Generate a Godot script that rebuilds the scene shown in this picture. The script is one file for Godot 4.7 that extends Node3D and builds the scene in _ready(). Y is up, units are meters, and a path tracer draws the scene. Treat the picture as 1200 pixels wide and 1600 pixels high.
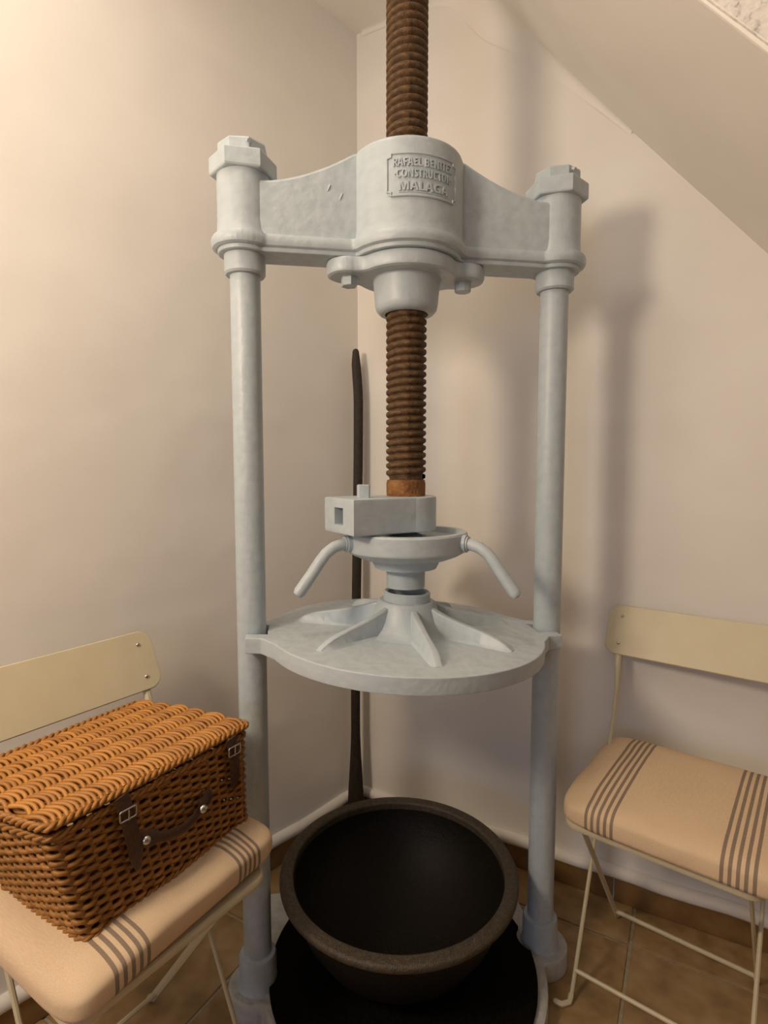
extends Node3D
# A screw press in the corner of a whitewashed room under a stair.

var taken := {}
var M := {}

# ---------------------------------------------------------------- mesh builder
class MB:
	var v := PackedVector3Array()      # triangles, counter-clockwise seen from outside
	var uv := PackedVector2Array()
	var col := PackedColorArray()
	var tint := Color.WHITE
	var use_col := false
	var use_uv := false
	var mark := 0
	func begin() -> void:
		mark = v.size()
	func tri(a: Vector3, b: Vector3, c: Vector3) -> void:
		v.push_back(a); v.push_back(b); v.push_back(c)
		if use_col:
			col.push_back(tint); col.push_back(tint); col.push_back(tint)
	func quad(a: Vector3, b: Vector3, c: Vector3, d: Vector3) -> void:
		tri(a, b, c); tri(a, c, d)
	func quad_uv(a, b, c, d, ua, ub, uc, ud) -> void:
		tri(a, b, c); tri(a, c, d)
		uv.push_back(ua); uv.push_back(ub); uv.push_back(uc); uv.push_back(ua); uv.push_back(uc); uv.push_back(ud)
	func close_piece() -> void:        # turns the piece outside out if its volume is negative
		var vol := 0.0
		var o: Vector3 = v[mark] if mark < v.size() else Vector3.ZERO
		for i in range(mark, v.size(), 3):
			vol += (v[i] - o).dot((v[i + 1] - o).cross(v[i + 2] - o))
		if vol < 0.0:
			for i in range(mark, v.size(), 3):
				var t := v[i + 1]; v[i + 1] = v[i + 2]; v[i + 2] = t
				if use_uv:
					var t2 := uv[i + 1]; uv[i + 1] = uv[i + 2]; uv[i + 2] = t2
		mark = v.size()
	func mesh(angle := 35.0) -> ArrayMesh:
		var n := v.size()
		var limit := cos(deg_to_rad(angle))
		var fn := PackedVector3Array()
		fn.resize(n / 3)
		var un := PackedVector3Array()
		un.resize(n / 3)
		var at := {}
		var ids := PackedInt32Array()
		ids.resize(n)
		var lists := []
		for i in n:
			var key := Vector3i((v[i] * 20000.0).round())
			var k: int = at.get(key, -1)
			if k < 0:
				k = lists.size()
				at[key] = k
				lists.push_back(PackedInt32Array())
			ids[i] = k
		for f in n / 3:
			var c := (v[3 * f + 1] - v[3 * f]).cross(v[3 * f + 2] - v[3 * f])
			fn[f] = c
			un[f] = c.normalized()
		for i in n:
			lists[ids[i]].push_back(i / 3)
		var nor := PackedVector3Array()
		nor.resize(n)
		for i in n:
			var me := un[i / 3]
			var s := Vector3.ZERO
			for f in lists[ids[i]]:
				if un[f].dot(me) >= limit:
					s += fn[f]
			nor[i] = s.normalized() if s.length() > 1e-14 else me
		var idx := PackedInt32Array()
		idx.resize(n)
		for f in n / 3:
			idx[3 * f] = 3 * f; idx[3 * f + 1] = 3 * f + 2; idx[3 * f + 2] = 3 * f + 1
		var a := []
		a.resize(Mesh.ARRAY_MAX)
		a[Mesh.ARRAY_VERTEX] = v
		a[Mesh.ARRAY_NORMAL] = nor
		if use_uv: a[Mesh.ARRAY_TEX_UV] = uv
		if use_col: a[Mesh.ARRAY_COLOR] = col
		a[Mesh.ARRAY_INDEX] = idx
		var m := ArrayMesh.new()
		m.add_surface_from_arrays(Mesh.PRIMITIVE_TRIANGLES, a)
		return m
	# ---- shapes
	func lathe(prof: Array, segs := 48, xf := Transform3D.IDENTITY) -> void:   # (radius, height) from axis to axis
		begin()
		for i in prof.size() - 1:
			var p: Vector2 = prof[i]
			var q: Vector2 = prof[i + 1]
			for s in segs:
				var t0 := TAU * s / segs
				var t1 := TAU * (s + 1) / segs
				var d0 := Vector3(cos(t0), 0, sin(t0))
				var d1 := Vector3(cos(t1), 0, sin(t1))
				var a := xf * (d0 * p.x + Vector3(0, p.y, 0))
				var b := xf * (d1 * p.x + Vector3(0, p.y, 0))
				var c := xf * (d1 * q.x + Vector3(0, q.y, 0))
				var d := xf * (d0 * q.x + Vector3(0, q.y, 0))
				if p.x > 1e-6: tri(a, b, c)
				if q.x > 1e-6: tri(a, c, d)
		close_piece()
	func extrude(poly: PackedVector2Array, y0: float, y1: float, bev := 0.0, xf := Transform3D.IDENTITY, bev_low := -1.0) -> void:
		# poly in (x, z), from y0 up to y1, edges rounded in two steps
		if bev_low < 0.0: bev_low = bev
		begin()
		if Geometry2D.is_polygon_clockwise(poly):
			poly = poly.duplicate(); poly.reverse()
		var rings := []
		if bev_low > 0.0:
			rings.push_back([inset(poly, bev_low), y0]); rings.push_back([inset(poly, bev_low * 0.3), y0 + bev_low * 0.3])
			rings.push_back([poly, y0 + bev_low])
		else: rings.push_back([poly, y0])
		if bev > 0.0:
			rings.push_back([poly, y1 - bev]); rings.push_back([inset(poly, bev * 0.3), y1 - bev * 0.3]); rings.push_back([inset(poly, bev), y1])
		else: rings.push_back([poly, y1])
		var n := poly.size()
		for r in rings.size() - 1:
			var pa: PackedVector2Array = rings[r][0]
			var pb: PackedVector2Array = rings[r + 1][0]
			for i in n:
				var j := (i + 1) % n
				quad(xf * Vector3(pa[i].x, rings[r][1], pa[i].y), xf * Vector3(pa[j].x, rings[r][1], pa[j].y), xf * Vector3(pb[j].x, rings[r + 1][1], pb[j].y), xf * Vector3(pb[i].x, rings[r + 1][1], pb[i].y))
		var lo: PackedVector2Array = rings[0][0]
		var hi: PackedVector2Array = rings[-1][0]
		var td := Geometry2D.triangulate_polygon(poly)
		for k in range(0, td.size(), 3):
			var a := td[k]
			var b := td[k + 1]
			var c := td[k + 2]
			var ccw := (poly[b] - poly[a]).cross(poly[c] - poly[a]) > 0.0
			if not ccw:
				var t := b; b = c; c = t
			tri(xf * Vector3(lo[a].x, rings[0][1], lo[a].y), xf * Vector3(lo[b].x, rings[0][1], lo[b].y), xf * Vector3(lo[c].x, rings[0][1], lo[c].y))
			tri(xf * Vector3(hi[a].x, rings[-1][1], hi[a].y), xf * Vector3(hi[c].x, rings[-1][1], hi[c].y), xf * Vector3(hi[b].x, rings[-1][1], hi[b].y))
		close_piece()
	static func inset(p: PackedVector2Array, d: float) -> PackedVector2Array:  # p counter-clockwise
		var n := p.size()
		var out := PackedVector2Array()
		for i in n:
			var e0 := (p[i] - p[(i + n - 1) % n]).normalized()
			var e1 := (p[(i + 1) % n] - p[i]).normalized()
			var n0 := Vector2(-e0.y, e0.x)
			var n1 := Vector2(-e1.y, e1.x)
			var m := n0 + n1
			var l := m.length_squared()
			out.push_back(p[i] + (m * (2.0 * d / l) if l > 0.15 else n0 * d))
		return out
	func box(c: Vector3, s: Vector3, bev := 0.0, xf := Transform3D.IDENTITY) -> void:
		var h := s * 0.5
		extrude(PackedVector2Array([Vector2(c.x - h.x, c.z - h.z), Vector2(c.x + h.x, c.z - h.z), Vector2(c.x + h.x, c.z + h.z), Vector2(c.x - h.x, c.z + h.z)]), c.y - h.y, c.y + h.y, bev, xf)
	func tube(pts: Array, rad, sides := 10, closed := false, flat := 1.0, up := Vector3.ZERO, round_ends := false) -> void:
		# rad: a number or one radius per point; flat squeezes the section along the frame's second axis
		begin()
		var n := pts.size()
		var rings := []
		var nrm := Vector3.ZERO
		for i in n:
			var a: Vector3 = pts[(i + n - 1) % n] if closed else pts[maxi(i - 1, 0)]
			var b: Vector3 = pts[(i + 1) % n] if closed else pts[mini(i + 1, n - 1)]
			var t := (b - a).normalized()
			if up != Vector3.ZERO: nrm = up
			elif nrm == Vector3.ZERO:
				nrm = t.cross(Vector3.UP if absf(t.y) < 0.9 else Vector3.RIGHT)
			nrm = (nrm - t * nrm.dot(t)).normalized()
			var bi := t.cross(nrm)
			var r: float = rad if rad is float else rad[i]
			var ring := []
			for s in sides:
				var w := TAU * (s + 0.5) / sides
				ring.push_back(pts[i] + nrm * (cos(w) * r * flat) + bi * (sin(w) * r))
			rings.push_back(ring)
		for i in (n if closed else n - 1):
			var A: Array = rings[i]
			var B: Array = rings[(i + 1) % n]
			for s in sides:
				var s2 := (s + 1) % sides
				quad(A[s], A[s2], B[s2], B[s])
		if not closed:
			for e in 2:
				var R: Array = rings[0] if e == 0 else rings[-1]
				var c: Vector3 = pts[0] if e == 0 else pts[-1]
				var d: Vector3 = (pts[0] - pts[1]).normalized() if e == 0 else (pts[-1] - pts[-2]).normalized()
				var r: float = rad if rad is float else (rad[0] if e == 0 else rad[-1])
				if round_ends:
					var R2 := []
					for s in sides: R2.push_back(c + (R[s] - c) * 0.7 + d * r * 0.6)
					for s in sides:
						var s2 := (s + 1) % sides
						if e == 0: quad(R[s2], R[s], R2[s], R2[s2])
						else: quad(R[s], R[s2], R2[s2], R2[s])
					R = R2; c += d * r * 0.9
				for s in sides:
					var s2 := (s + 1) % sides
					if e == 0: tri(c, R[s2], R[s])
					else: tri(c, R[s], R[s2])
		close_piece()

# ---------------------------------------------------------------- scene helpers
func numbered(called: String) -> String:
	var k: int = taken.get(called, -1) + 1
	taken[called] = k
	return called if k == 0 else "%s_%03d" % [called, k]

func thing(called: String, label: String, category: String, at := Vector3.ZERO, turn := 0.0, group := "") -> Node3D:
	var o := Node3D.new()
	o.name = numbered(called)
	add_child(o)
	o.position = at
	o.rotation.y = turn
	o.set_meta("label", label)
	o.set_meta("category", category)
	if group: o.set_meta("group", group)
	return o

func put(called: String, mesh: Mesh, m: Material, parent: Node = self, label := "") -> MeshInstance3D:
	var o := MeshInstance3D.new()
	o.name = numbered(called) if parent == self else called
	o.mesh = mesh
	o.material_override = m
	o.cast_shadow = GeometryInstance3D.SHADOW_CASTING_SETTING_ON
	parent.add_child(o, true)
	if label: o.set_meta("label", label)
	return o

func struct(called: String, mesh: Mesh, m: Material, label: String, category: String) -> MeshInstance3D:
	var o := put(called, mesh, m)
	o.set_meta("kind", "structure")
	o.set_meta("label", label)
	o.set_meta("category", category)
	return o

func circle(c: Vector2, r: float, n := 48, from := 0.0, to := TAU) -> PackedVector2Array:
	var p := PackedVector2Array()
	var full := is_equal_approx(to - from, TAU)
	for i in (n if full else n + 1):
		var a := from + (to - from) * i / n
		p.push_back(c + Vector2(cos(a), sin(a)) * r)
	return p

func rect(x0: float, z0: float, x1: float, z1: float) -> PackedVector2Array:
	return PackedVector2Array([Vector2(x0, z0), Vector2(x1, z0), Vector2(x1, z1), Vector2(x0, z1)])

func rrect(hx: float, hz: float, r: float, n := 6, c := Vector2.ZERO) -> PackedVector2Array:
	var p := PackedVector2Array()
	for k in 4:
		var q := Vector2([1, -1, -1, 1][k] * (hx - r), [1, 1, -1, -1][k] * (hz - r))
		for i in n + 1:
			var a := PI * 0.5 * (k + float(i) / n)
			p.push_back(c + q + Vector2(cos(a), sin(a)) * r)
	return p

func merged(polys: Array) -> PackedVector2Array:
	var cur: PackedVector2Array = polys[0]
	for i in range(1, polys.size()):
		var res := Geometry2D.merge_polygons(cur, polys[i])
		cur = res[0]
		for r in res:
			if not Geometry2D.is_polygon_clockwise(r) and r.size() > cur.size(): cur = r
	return cur

func soften(p: PackedVector2Array, r: float) -> PackedVector2Array:   # rounds the inner corners, then the outer ones
	var k := 1000.0
	var q := PackedVector2Array()
	for x in p: q.push_back(x * k)
	for d in [r, -r, -r * 0.5, r * 0.5]:
		var res := Geometry2D.offset_polygon(q, d * k, Geometry2D.JOIN_ROUND)
		q = res[0]
	var out := PackedVector2Array()
	for i in q.size():
		var x := q[i] / k
		if out.is_empty() or (x.distance_to(out[-1]) > 0.0012 and (i < q.size() - 1 or x.distance_to(out[0]) > 0.0012)): out.push_back(x)
	return out

# ---------------------------------------------------------------- materials
func noise_image(size: int, freq: float, octaves: int, seed_: int, cellular := false) -> Image:
	var f := FastNoiseLite.new()
	f.seed = seed_
	f.noise_type = FastNoiseLite.TYPE_CELLULAR if cellular else FastNoiseLite.TYPE_SIMPLEX_SMOOTH
	f.frequency = freq
	f.fractal_octaves = octaves
	return f.get_seamless_image(size, size)

func ramp_tex(img: Image, stops: Array) -> ImageTexture:       # stops: [position, colour] in sRGB
	var g := Gradient.new()
	var off := PackedFloat32Array()
	var cs := PackedColorArray()
	for s in stops:
		off.push_back(s[0]); cs.push_back(s[1])
	g.offsets = off
	g.colors = cs
	var out := Image.create(img.get_width(), img.get_height(), false, Image.FORMAT_RGB8)
	for y in img.get_height():
		for x in img.get_width():
			out.set_pixel(x, y, g.sample(img.get_pixel(x, y).r))
	return ImageTexture.create_from_image(out)

func bump_tex(img: Image, strength: float) -> ImageTexture:
	var i := img.duplicate()
	i.convert(Image.FORMAT_RGBA8)
	i.bump_map_to_normal_map(strength)
	return ImageTexture.create_from_image(i)

func mat(c: Color, rough := 0.6, metal := 0.0, spec := 0.5) -> StandardMaterial3D:
	var m := StandardMaterial3D.new()
	m.albedo_color = c
	m.roughness = rough
	m.metallic = metal
	m.metallic_specular = spec
	return m

func tri_mat(tex: Texture2D, scale_: float, rough: float, normal: Texture2D = null, nscale := 1.0, metal := 0.0, world := false) -> StandardMaterial3D:
	var m := mat(Color.WHITE, rough, metal)
	m.albedo_texture = tex
	m.uv1_triplanar = true
	m.uv1_world_triplanar = world
	m.uv1_scale = Vector3.ONE * scale_
	if normal:
		m.normal_enabled = true
		m.normal_texture = normal
		m.normal_scale = nscale
	return m

func make_materials() -> void:
	var fine := noise_image(256, 0.03, 4, 7)
	var soft := noise_image(256, 0.012, 3, 11)
	var grit := noise_image(256, 0.09, 3, 23)
	var bump_soft := bump_tex(soft, 6.0)
	var bump_fine := bump_tex(fine, 6.0)
	var bump_grit := bump_tex(grit, 5.0)
	M.plaster = tri_mat(ramp_tex(soft, [[0.0, Color("e2ded8")], [0.5, Color("e6e2dd")], [1.0, Color("eae7e2")]]), 1.1, 0.75, bump_soft, 0.16, 0.0, true)
	M.rough_plaster = tri_mat(ramp_tex(fine, [[0.0, Color("dfdad3")], [1.0, Color("e9e5df")]]), 5.0, 0.85, bump_fine, 1.2, 0.0, true)
	M.bounce_cut_stone = tri_mat(ramp_tex(fine, [[0.0, Color("7d6a55")], [1.0, Color("97836b")]]), 3.0, 0.9, bump_fine, 1.0, 0.0, true)  # dark tone chosen so the unseen walls bounce less light
	M.paint = tri_mat(ramp_tex(fine, [[0.0, Color("a9b4bb")], [0.5, Color("b1bcc3")], [1.0, Color("b8c2c8")]]), 4.0, 0.42, bump_fine, 0.18)
	M.rust = tri_mat(ramp_tex(fine, [[0.0, Color("38291a")], [0.4, Color("4f3922")], [0.6, Color("63482c")], [1.0, Color("7a5c3b")]]), 9.0, 0.72, bump_grit, 0.6, 0.15)
	M.rust_bright = tri_mat(ramp_tex(fine, [[0.2, Color("6a4523")], [0.5, Color("7d5229")], [0.85, Color("93683b")]]), 4.0, 0.85, bump_grit, 0.5)
	M.iron = tri_mat(ramp_tex(fine, [[0.0, Color("120f0b")], [0.6, Color("19150f")], [1.0, Color("201b14")]]), 7.0, 0.55, bump_grit, 0.35, 0.1)
	M.worn_iron = tri_mat(ramp_tex(fine, [[0.0, Color("3a3228")], [0.6, Color("4a4135")], [1.0, Color("5b5143")]]), 9.0, 0.6, bump_grit, 0.7, 0.2)
	M.black = tri_mat(ramp_tex(fine, [[0.0, Color("0e0c09")], [1.0, Color("16130f")]]), 7.0, 0.8, bump_grit, 0.4)
	M.black.metallic_specular = 0.15
	M.iron.metallic_specular = 0.35
	M.bar = tri_mat(ramp_tex(fine, [[0.0, Color("211a13")], [1.0, Color("382d23")]]), 9.0, 0.6, bump_grit, 0.5, 0.2)
	M.cream = tri_mat(ramp_tex(soft, [[0.0, Color("c7bc9f")], [1.0, Color("cdc3a7")]]), 4.0, 0.45)
	M.base_paint = tri_mat(ramp_tex(fine, [[0.0, Color("a9aaa8")], [0.5, Color("b9bab7")], [1.0, Color("c2c2be")]]), 4.0, 0.6, bump_fine, 0.4)
	M.steel = mat(Color("c9c6c0"), 0.25, 1.0)
	M.leather = tri_mat(ramp_tex(fine, [[0.0, Color("3b251a")], [1.0, Color("5a3b2a")]]), 14.0, 0.45, bump_grit, 0.3)
	M.wicker = mat(Color.WHITE, 0.5)
	M.wicker.vertex_color_use_as_albedo = true
	M.wicker.roughness_texture = null
	M.tiles = []
	for k in 4:
		var t: float = [0.0, 0.05, -0.05, 0.02][k]
		var a := Color("9b7d52").lightened(maxf(t, 0.0)).darkened(maxf(-t, 0.0))
		M.tiles.push_back(tri_mat(ramp_tex(soft, [[0.1, a.darkened(0.14)], [0.5, a], [0.9, a.lightened(0.1)]]), 3.0 + k * 0.37, 0.45, bump_soft, 0.25))
	M.grout = tri_mat(ramp_tex(fine, [[0.0, Color("9c8f78")], [1.0, Color("b3a68e")]]), 6.0, 0.9, bump_grit, 0.5)
	M.skirt = tri_mat(ramp_tex(soft, [[0.1, Color("70522f")], [0.9, Color("8a6a40")]]), 4.0, 0.5, bump_soft, 0.25)
	M.fill_pane = mat(Color("dfe8f2"), 0.2)  # glowing surface of the window added for cool fill
	M.fill_pane.emission_enabled = true
	M.fill_pane.emission = Color("c9dcff")
	M.fill_pane.emission_energy_multiplier = 0.8
	M.globe = mat(Color("fff3df"), 0.4)
	M.globe.emission_enabled = true
	M.globe.emission = Color("ffe8cb")
	M.globe.emission_energy_multiplier = 1.5
	# cushion cloth: thread noise and woven stripes, flat print
	var w := 1024
	var h := 512
	var img := Image.create(w, h, false, Image.FORMAT_RGB8)
	var rng := RandomNumberGenerator.new()
	rng.seed = 5
	for x in w:
		var u := (x + 0.5) / w * 0.44 - 0.22        # metres across the cushion
		var dark := false
		for s in [-1.0, 1.0]:
			for k in 5:
				if absf(u - s * (0.094 + 0.0125 * k)) < 0.0031: dark = true
		for y in h:
			var c := Color("8c7b6c") if dark else Color("d5bc9e")
			var j := rng.randf_range(-0.03, 0.03)
			img.set_pixel(x, y, Color(c.r + j, c.g + j, c.b + j))
	M.cloth = mat(Color.WHITE, 0.95, 0.0, 0.2)
	M.cloth.albedo_texture = ImageTexture.create_from_image(img)

# ---------------------------------------------------------------- the setting
const CORNER := Vector2(-0.086, -1.885)
var dr := Vector2(cos(deg_to_rad(28.8)), sin(deg_to_rad(28.8)))     # along the right wall, away from the corner
var dl := Vector2(cos(deg_to_rad(132.1)), sin(deg_to_rad(132.1)))   # along the left wall
const CEIL := 2.56

func wall(called: String, label: String, a: Vector2, b: Vector2, y0: float, y1: float, inward: Vector2, m: Material, amp: float, seed_: int, cell := 0.07) -> MeshInstance3D:
	# a hand-plastered face with slight undulation in front of a solid wall 0.16 m thick
	var f := FastNoiseLite.new()
	f.seed = seed_
	f.frequency = 1.6
	f.fractal_octaves = 3
	var L := a.distance_to(b)
	var d := (b - a) / L
	var nx := ceili(L / cell)
	var ny := ceili((y1 - y0) / cell)
	var at := func(i, j):
		var s: float = L * i / nx
		var y: float = y0 + (y1 - y0) * j / ny
		var edge: float = clampf(minf(minf(s, L - s), minf(y - y0, y1 - y)) / 0.06, 0.0, 1.0)
		var o: float = f.get_noise_2d(s, y) * amp * edge
		var p := a + d * s + inward * o
		return Vector3(p.x, y, p.y)
	var mb := MB.new()
	mb.begin()
	var flip := Vector3(d.x, 0, d.y).cross(Vector3.UP).dot(Vector3(inward.x, 0, inward.y)) < 0.0
	for i in nx:
		for j in ny:
			var p00: Vector3 = at.call(i, j)
			var p10: Vector3 = at.call(i + 1, j)
			var p11: Vector3 = at.call(i + 1, j + 1)
			var p01: Vector3 = at.call(i, j + 1)
			if flip: mb.quad(p00, p01, p11, p10)
			else: mb.quad(p00, p10, p11, p01)
	var back := -inward * 0.16
	var q := [a, b, b + back, a + back]
	for k in [1, 2, 3]:
		var e: Vector2 = q[k]
		var g: Vector2 = q[(k + 1) % 4]
		if flip: mb.quad(Vector3(e.x, y0, e.y), Vector3(e.x, y1, e.y), Vector3(g.x, y1, g.y), Vector3(g.x, y0, g.y))
		else: mb.quad(Vector3(e.x, y0, e.y), Vector3(g.x, y0, g.y), Vector3(g.x, y1, g.y), Vector3(e.x, y1, e.y))
	return struct(called, mb.mesh(30), m, label, "wall")

func build_room() -> void:
	var nl := Vector2(-dl.y, dl.x)
	if nl.dot(Vector2(0, 0) - CORNER) < 0.0: nl = -nl
	var nr := Vector2(-dr.y, dr.x)
	if nr.dot(Vector2(0, 0) - CORNER) < 0.0: nr = -nr
	var L1 := CORNER + dl * 6.0
	var R1 := CORNER + dr * 2.9
	var B1 := R1 - dr * 0.1 + nr * 5.0
	wall("wall_left", "white plastered wall behind the chair with the wicker basket", CORNER, L1, 0.0, CEIL, nl, M.plaster, 0.006, 3)
	wall("wall_right", "white plastered wall behind the chair under the sloped stair", CORNER, R1, 0.0, CEIL, nr, M.plaster, 0.006, 9)
	wall("wall_back", "unseen wall behind the camera, made dark brown to cut bounced light", L1, B1, 0.0, CEIL, ((CORNER + R1) * 0.5 - (L1 + B1) * 0.5).normalized(), M.bounce_cut_stone, 0.004, 21, 0.3)
	wall("wall_far_right", "unseen wall at the foot of the stair, made dark brown to cut bounced light", B1, R1, 0.0, CEIL, (CORNER - (B1 + R1) * 0.5).normalized(), M.bounce_cut_stone, 0.004, 25, 0.3)
	var room := PackedVector2Array([CORNER, R1, B1, L1])
	var big := Geometry2D.offset_polygon(room, 0.17, Geometry2D.JOIN_MITER)[0]
	var mb := MB.new()
	mb.extrude(big, CEIL, CEIL + 0.15)
	struct("ceiling", mb.mesh(), M.plaster, "flat white plastered ceiling above the press", "ceiling")
	# floor: mortar bed with tiles laid square to the right wall
	mb = MB.new()
	mb.extrude(big, -0.15, -0.004)
	var fl := struct("floor", mb.mesh(), M.grout, "sand coloured square floor tiles with pale joints", "floor")
	var o := Vector2(0.62, -1.33)
	var size := 0.41
	var rng := RandomNumberGenerator.new()
	rng.seed = 3
	for i in range(-18, 10):
		for j in range(-5, 16):
			var c := o + dr * (size * (i + 0.5)) + nr * (size * (j + 0.5))
			var h := size * 0.5 - 0.004
			var sq := PackedVector2Array([c - dr * h - nr * h, c + dr * h - nr * h, c + dr * h + nr * h, c - dr * h + nr * h])
			for part in Geometry2D.intersect_polygons(sq, room):
				if absf(area(part)) < 0.002: continue
				mb = MB.new()
				var dy := rng.randf_range(-0.0008, 0.0008)
				mb.extrude(part, -0.02, dy, 0.0025, Transform3D.IDENTITY, 0.0)
				put("tile", mb.mesh(20), M.tiles[rng.randi() % 4], fl)
	# tiled skirting under a rounded plaster edge
	for side in 2:
		var dd: Vector2 = dl if side == 0 else dr
		var nn: Vector2 = nl if side == 0 else nr
		var len_: float = 3.45 if side == 0 else 2.85
		mb = MB.new()
		var pts := []
		for k in 40:
			var p: Vector2 = CORNER + dd * (len_ * k / 39.0) + nn * 0.004
			pts.push_back(Vector3(p.x, 0.083 + 0.003 * sin(k * 1.7 + side), p.y))
		mb.tube(pts, 0.018, 10)
		var bb := struct("baseboard_" + ("left" if side == 0 else "right"), mb.mesh(60), M.plaster, "rounded plaster edge above brown skirting tiles on the %s wall" % ("left" if side == 0 else "right"), "baseboard")
		var k := 0
		var s := 0.012
		while s < len_ - 0.1:
			var w := 0.405
			var e := minf(s + w, len_)
			mb = MB.new()
			var a: Vector2 = CORNER + dd * s - nn * 0.01
			var b: Vector2 = CORNER + dd * e - nn * 0.01
			mb.extrude(PackedVector2Array([a, b, b + nn * 0.02, a + nn * 0.02]), 0.001, 0.076, 0.002)
			put("skirting_tile", mb.mesh(20), M.skirt, bb)
			s = e + 0.005
			k += 1
	# the stair above: its underside slopes down along the right wall
	var slope := tan(deg_to_rad(49.5))
	var s0 := 0.375
	var prof := PackedVector2Array()
	for k in 9:                                       # rounded where the slope leaves the ceiling
		var t := k / 8.0
		prof.push_back(Vector2(s0 - 0.10 + 0.2 * t, CEIL - slope * 0.1 * t * t))
	var s_end := s0 + CEIL / slope
	prof.push_back(Vector2(s_end - 0.05, 0.06))
	prof.push_back(Vector2(s_end, 0.0))
	prof.push_back(Vector2(s_end, CEIL + 0.02))
	prof.push_back(Vector2(s0 - 0.1, CEIL + 0.02))
	mb = MB.new()
	var wide := 0.635
	var xf := Transform3D(Basis(Vector3(dr.x, 0, dr.y), Vector3(nr.x, 0, nr.y), Vector3.UP), Vector3(CORNER.x, 0, CORNER.y))
	mb.extrude(prof, -0.05, wide, 0.006, xf)
	struct("ceiling_stair", mb.mesh(25), M.plaster, "smooth sloping underside of the stair along the right wall", "ceiling")
	# rough plastered side of the stair
	var side_p := PackedVector2Array()
	side_p.push_back(Vector2(s0 + 0.1, CEIL + 0.01))
	side_p.push_back(Vector2(s_end - 0.02, CEIL + 0.01))
	side_p.push_back(Vector2(s_end - 0.02, 0.035))
	for k in 24:
		var t := (k + 0.5) / 24.0
		var x := lerpf(s_end - 0.02, s0 + 0.14, t)
		side_p.push_back(Vector2(x, CEIL - slope * (x - s0) + 0.004 + rng.randf_range(0.0, 0.006)))
	mb = MB.new()
	mb.extrude(side_p, wide - 0.01, wide + 0.005, 0.002, xf)
	struct("wall_stair", mb.mesh(25), M.rough_plaster, "rough plastered side of the stair above its smooth underside", "wall")
	# plaster cove between the right wall, the ceiling and the stair
	mb = MB.new()
	mb.begin()
	var line := [Vector2(0.02, CEIL), Vector2(0.16, CEIL)]
	for k in 9:
		var t := k / 8.0
		line.push_back(Vector2(s0 - 0.10 + 0.2 * t, CEIL - slope * 0.1 * t * t))
	for k in 5: line.push_back(Vector2(s0 + 0.16 + 0.07 * k, CEIL - slope * (0.16 + 0.07 * k)))
	var rad := [0.012, 0.014, 0.02, 0.025, 0.03, 0.04, 0.05, 0.06, 0.065, 0.07, 0.07, 0.05, 0.035, 0.022, 0.014, 0.008]
	var rows := []
	for i in line.size():
		var p0: Vector2 = line[maxi(i - 1, 0)]
		var p1: Vector2 = line[mini(i + 1, line.size() - 1)]
		var t := (p1 - p0).normalized()
		var dn := Vector2(t.y, -t.x)                 # down the wall, away from the ceiling
		if dn.y > 0: dn = -dn
		var row := []
		for k in 7:
			var w := PI * 0.5 * k / 6.0
			var on: Vector2 = line[i] + dn * (rad[i] * (1.0 - sin(w)))
			row.push_back(xf * Vector3(on.x, rad[i] * (1.0 - cos(w)) + 0.001, on.y))
		rows.push_back(row)
	for i in rows.size() - 1:
		for k in 6: mb.quad(rows[i][k], rows[i + 1][k], rows[i + 1][k + 1], rows[i][k + 1])
	struct("trim_1", mb.mesh(60), M.plaster, "rounded plaster cove where wall, ceiling and stair meet", "trim")

func area(p: PackedVector2Array) -> float:
	var s := 0.0
	for i in p.size(): s += p[i].cross(p[(i + 1) % p.size()])
	return s * 0.5

func build_lamp() -> void:
	var at := LAMP_AT
	var t := thing("pendant_lamp", "round white glass pendant lamp hanging left of the camera", "lamp", at)
	var mb := MB.new()
	var prof := []
	for k in 17:
		var a := PI * k / 16.0
		prof.push_back(Vector2(maxf(sin(a) * 0.15, 0.0), -cos(a) * 0.15))
	mb.lathe(prof, 32)
	put("globe", mb.mesh(60), M.globe, t)
	mb = MB.new()
	mb.tube([Vector3(0, 0.15, 0), Vector3(0, CEIL - at.y, 0)], 0.004, 8)
	put("cord", mb.mesh(), M.black, t)
	mb = MB.new()
	mb.lathe([Vector2(0, CEIL - at.y - 0.03), Vector2(0.03, CEIL - at.y - 0.03), Vector2(0.05, CEIL - at.y), Vector2(0, CEIL - at.y)], 24)
	put("ceiling_rose", mb.mesh(), M.cream, t)
	var l := OmniLight3D.new()
	l.light_color = Color("ffe8cb")
	l.light_energy = LAMP
	l.light_size = 0.15
	l.omni_range = 12.0
	l.omni_attenuation = 2.0
	l.shadow_enabled = true
	t.add_child(l)
	# flush ceiling lamp behind the camera
	var c := Vector3(LAMP_B_AT.x, CEIL - 0.06, LAMP_B_AT.y)
	t = thing("ceiling_lamp", "round flush ceiling lamp behind the camera", "lamp", c)
	mb = MB.new()
	mb.lathe([Vector2(0, 0.0), Vector2(0.10, 0.004), Vector2(0.145, 0.02), Vector2(0.155, 0.04), Vector2(0, 0.04)], 40)
	put("diffuser", mb.mesh(60), M.globe, t)
	mb = MB.new()
	mb.lathe([Vector2(0, 0.041), Vector2(0.165, 0.041), Vector2(0.165, 0.06), Vector2(0, 0.06)], 40)
	put("mount", mb.mesh(), M.cream, t)
	var b := AreaLight3D.new()
	b.light_color = Color("fff0dc")
	b.light_energy = LAMP_B
	b.area_size = Vector2(0.3, 0.3)
	b.position = Vector3(0, -0.012, 0)
	b.rotation.x = -PI * 0.5
	b.area_range = 12.0
	b.shadow_enabled = true
	t.add_child(b)

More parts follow.
